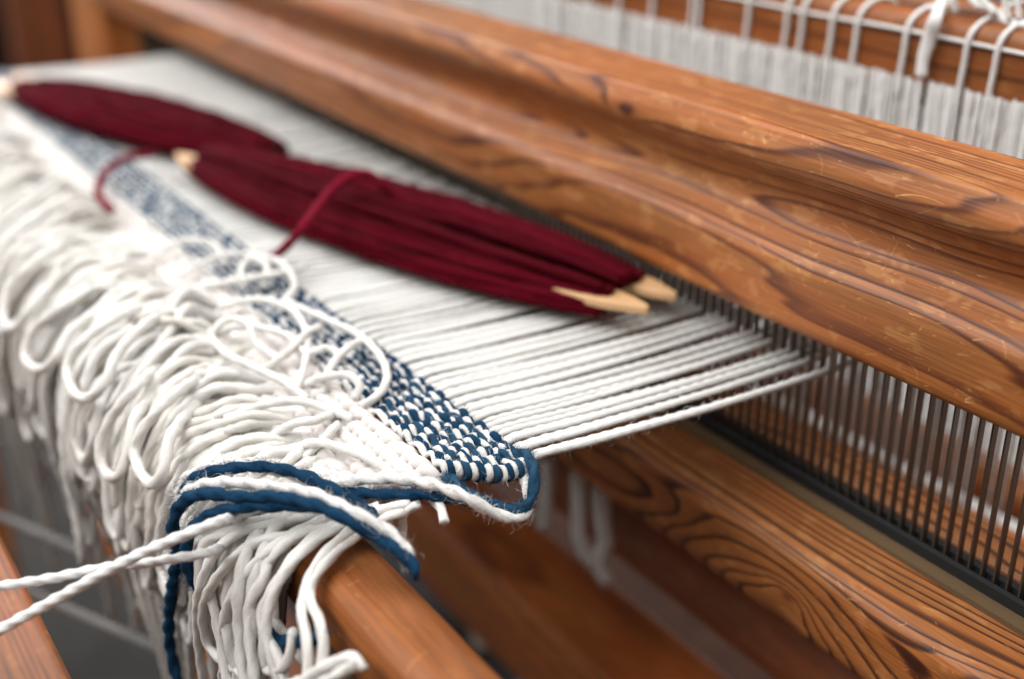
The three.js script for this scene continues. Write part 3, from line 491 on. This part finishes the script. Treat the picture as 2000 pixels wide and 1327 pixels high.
// ------------------------------------------------------------------ white cords
{
  const mk = (pts, r, label) => single('tension_cord', yarn(pts, r, { plies: 3, pitch: 0.0062, depth: 0.3, radial: 12, seg: 0.0009 }), M.cord, label, 'cord');
  mk([atD(-900, 1710, 0.40), atD(-400, 1450, 0.39), atD(-60, 1265, 0.385), atD(0, 1231, 0.386), atD(120, 1165, 0.386), atD(235, 1102, 0.384), atD(330, 1058, 0.383), atD(405, 1028, 0.384), surf(470, 1005, .02), surf(560, 975, .012)], 0.0017, 'glossy white twisted cord crossing over the other in front of the pile');
  mk([atD(-900, 1235, 0.40), atD(-400, 1190, 0.39), atD(-60, 1152, 0.386), atD(0, 1146, 0.387), atD(100, 1130, 0.388), atD(200, 1110, 0.390), atD(300, 1098, 0.390), atD(395, 1082, 0.388), surf(440, 1066, .018), surf(520, 1040, .010)], 0.0015, 'glossy white twisted cord passing under the crossing one');
  mk([atD(-700, 900, 0.58), atD(-60, 668, 0.60), atD(0, 645, 0.605), atD(70, 620, 0.61), atD(140, 592, 0.61), atD(220, 560, 0.60)], 0.0022, 'soft white cord running into the far part of pile');
  mk([atD(-700, 717, 0.70), atD(-60, 985, 0.70), atD(100, 1052, 0.70), atD(260, 1120, 0.70), atD(420, 1187, 0.70)], 0.0023, 'thin pale cord stretched behind the hanging fringe, upper one');
  mk([atD(-700, 822, 0.66), atD(-60, 1105, 0.66), atD(60, 1158, 0.66), atD(200, 1220, 0.66), atD(340, 1280, 0.66), atD(470, 1338, 0.66)], 0.0023, 'thin pale cord stretched low above the grey floor, beside front rail');
  mk([atD(-700, 537, 0.85), atD(-60, 830, 0.85), atD(60, 885, 0.85), atD(160, 930, 0.85), atD(300, 995, 0.85)], 0.0026, 'thin pale cord stretched behind the far fringe');
}

// ------------------------------------------------------------------ stick shuttles wound with burgundy yarn
function shuttle(label, A, B, cy, half, thick, seed, slip = 0) {
  const R = mulberry(seed), t = thing('stick_shuttle', label, 'shuttle', 'stick shuttles lying on the warp'), L = Math.hypot(B[0] - A[0], B[1] - A[1]);
  // own axes: x along the stick, y up, z across
  const sh = new THREE.Shape(), w = half * 0.5, e = L / 2;
  const edge = [[e - 0.021, 0], [e - 0.017, 0.0045], [e - 0.007, 0.0058], [e + 0.003, 0.0096], [e - 0.003, 0.0126], [e - 0.016, 0.0172], [e - 0.036, 0.0198], [e - 0.07, w + 0.003], [e - 0.1, w]];
  const fork = edge.concat([...edge].reverse().map(([x, z]) => [-x, z])), all = fork.concat([...fork].reverse().map(([x, z]) => [x, -z]).filter(p => p[1] < -1e-9));
  sh.moveTo(...all[0]); sh.splineThru(all.slice(1).concat([all[0]]).map(p => new THREE.Vector2(...p)));
  const g = new THREE.ExtrudeGeometry(sh, { depth: 0.002, bevelEnabled: true, bevelThickness: 0.001, bevelSize: 0.001, bevelSegments: 3, curveSegments: 120 }); g.rotateX(Math.PI / 2); g.translate(slip, 0.0025, 0);
  part('stick', g, M.birch, t, 'pale birch stick with forked tips');
  const wid = u => (0.0132 + (half - 0.0132) * Math.pow(1 - Math.pow(Math.abs(u), 2.2), 0.9)), thk = u => 0.0056 + (thick - 0.0056) * Math.pow(1 - Math.pow(Math.abs(u), 2.4), 0.8);
  const reach = L / 2 - 0.0155;
  const ring = [], cidx = [], nS = 40, nC = 20;
  for (let i = 0; i <= nS; i++) { const u = -1 + 2 * i / nS; for (let k = 0; k < nC; k++) { const a = 2 * Math.PI * k / nC; ring.push(u * reach, thk(u) * 0.66 * Math.sin(a), wid(u) * 0.78 * Math.cos(a)); } }
  for (let i = 0; i < nS; i++) for (let k = 0; k < nC; k++) { const a = i * nC + k, b = i * nC + (k + 1) % nC; cidx.push(a, b, a + nC, b, b + nC, a + nC); }
  const cg = new THREE.BufferGeometry(); cg.setAttribute('position', new THREE.Float32BufferAttribute(ring, 3)); cg.setAttribute('uv', new THREE.Float32BufferAttribute(ring.flatMap((v, i) => i % 3 === 0 ? [v * 30] : i % 3 === 2 ? [v * 60] : []), 2)); cg.setIndex(cidx); cg.computeVertexNormals();
  const wind = part('yarn_winding', cg, M.red, t, 'burgundy wool wound lengthwise'), paths = [];
  const n = 66, tufts = []; for (let q = 0; q < 13; q++) tufts.push([(R() - 0.5) * 0.36, (R() - 0.5) * 0.0034]);   // strands lie in tufts, wound one over another
  for (let i = 0; i < n; i++) {
    const tuft = Math.floor(i / n * 13), a0 = Math.PI * (-0.12 + 1.24 * lerp((i + R() * 0.8) / n, (tuft + 0.5) / 13, 0.42)), da = tufts[tuft][0] + (R() - 0.5) * 0.12, lift = tufts[tuft][1] + (R() - 0.45) * 0.0022, pts = [], u1 = 1 - R() * R() * 0.05, sd = R() * 50;
    for (let q = 0; q <= 14; q++) {
      const u = lerp(-u1, u1, q / 14), a = a0 + da * u + 0.05 * N2(u * 4 + sd, 1), h = lift + 0.0011 * N2(u * 5 + sd, 7);
      pts.push(V(u * (reach + 0.001), (thk(u) + h) * Math.sin(a), (wid(u) + h) * Math.cos(a)));
    }
    part('yarn_strand', yarn(pts, 0.0013 + R() * 0.0009, { plies: 2, pitch: 0.009, depth: 0.2, radial: 7, seg: 0.0035, jitter: 0.2, seed: sd }), R() < 0.7 ? M.red : M.redB, wind);
    paths.push(pts);
  }
  addFuzz(wind, 'wool_fuzz', fuzz(paths, 0.0016, 5000, 0.0042, 0.00008, seed + 3, 1.6), M.redB);
  t.position.set((A[0] + B[0]) / 2, cy, (A[1] + B[1]) / 2); t.rotation.y = -Math.atan2(B[1] - A[1], B[0] - A[0]);
  t.updateMatrixWorld(); return t;
}
{
  const tailOf = (t, list, r, label) => { const inv = t.matrixWorld.clone().invert(), p = list.map(q => q.clone().applyMatrix4(inv)); part('yarn_tail', yarn(p, r, { plies: 2, pitch: 0.008, depth: 0.18, radial: 9, seg: 0.0014, jitter: 0.12 }), M.redTail, t, label); addFuzz(t, 'tail_fuzz', fuzz([p], r, 200, 0.003, 0.00005, 4, 1.4), M.redTail); };
  const a = shuttle('burgundy wound stick shuttle with a yarn tied across it, beside the reed', [-0.390, -0.026], [-0.064, -0.107], 0.0110, 0.0325, 0.0125, 811);
  tailOf(a, [onY(775, 395, .020), onY(752, 366, .030), onY(728, 344, .036), onY(700, 338, .038), onY(674, 350, .036), onY(650, 368, .0335), onY(620, 405, .030), onY(590, 445, .028), onY(560, 480, .016), onY(530, 502, .006), onY(505, 510, .004)], 0.0021, 'loose burgundy yarn end drawn across');
  add(a);
  const b = shuttle('burgundy wound stick shuttle lying farther along the web, its end behind the tied one', [-0.640, 0.016], [-0.352, -0.066], 0.0110, 0.0315, 0.0125, 822, -0.021);
  tailOf(b, [onY(300, 300, .012), onY(250, 308, .016), onY(222, 322, .012), onY(198, 350, .010), onY(192, 378, .010), onY(205, 398, .010), onY(216, 412, .010)], 0.0022, 'burgundy yarn end lying on the pile');
  add(b);
}
console.log('shuttles');

// ------------------------------------------------------------------ behind the loom: boards and a draped cloth, out of focus
{
  const w = (seed, e, l) => ({ seed, tw: 256, th: 64, pith: [0.05, -0.1], ring: 0.012, early: e, late: l });
  const board = (x, z, wd, dp, y0, y1, e, l, seed, label) => { const b = beam(densify(rounded(-wd / 2, wd / 2, -dp / 2, dp / 2, 0.004), 0.01), 0, y1 - y0, w(seed, e, l)); b.geo.rotateZ(Math.PI / 2); b.geo.translate(x, y0, z); single('upright_board', b.geo, b.mat, label, 'board'); };
  const spot = (u, d) => { const p = atD(u, 60, d); return [p.x, p.z]; };
  board(...spot(72, 2.2), 0.09, 0.05, -0.8, 0.22, [122, 62, 30], [84, 40, 18], 91, 'reddish brown upright board standing behind the far loom post');
  board(...spot(20, 2.6), 0.26, 0.05, -0.8, 0.22, [58, 30, 16], [40, 20, 12], 92, 'very dark brown wide upright board behind the loom');
  board(...spot(150, 2.5), 0.22, 0.05, -0.8, 0.22, [40, 34, 34], [26, 22, 22], 93, 'charcoal upright board behind the loom');
  board(...spot(108, 2.3), 0.05, 0.05, -0.8, 0.22, [104, 66, 48], [80, 46, 30], 94, 'narrow dusty brown upright board next to the reddish one');
  board(...spot(300, 2.7), 0.42, 0.05, -0.8, 0.22, [34, 28, 24], [24, 18, 14], 95, 'blackish upright board behind the far end of the beater');
}
// ------------------------------------------------------------------ the room's window and ceiling lamp, out of the picture
for (const k in LIGHTS) {
  const L = LIGHTS[k], t = k !== 'window' ? thing('ceiling_lamp', k === 'ceiling' ? 'large flat ceiling lamp panel above the breast beam' : 'smaller flat ceiling lamp panel above the warp beam', 'lamp') : thing('window', 'tall daylight window beyond the far end of the loom', 'window');
  const glow = new THREE.MeshStandardMaterial({ color: 0xffffff, emissive: L.c, emissiveIntensity: 0.8 }), fr = new THREE.MeshStandardMaterial({ color: 0xd8d4cc, roughness: 0.6 });
  const pane = part(k !== 'window' ? 'lamp_diffuser' : 'window_pane', new THREE.BoxGeometry(L.w, L.h, 0.01), glow, t); pane.position.z = -0.02;
  for (const [x, y, a, b] of [[0, L.h / 2 + 0.025, L.w + 0.1, 0.05], [0, -L.h / 2 - 0.025, L.w + 0.1, 0.05], [L.w / 2 + 0.025, 0, 0.05, L.h], [-L.w / 2 - 0.025, 0, 0.05, L.h]]) part('frame_bar', new THREE.BoxGeometry(a, b, 0.05), fr, t).position.set(x, y, -0.03);
  t.position.set(...L.pos); t.lookAt(...L.aim); add(t);
}
renderer.render(scene, camera);
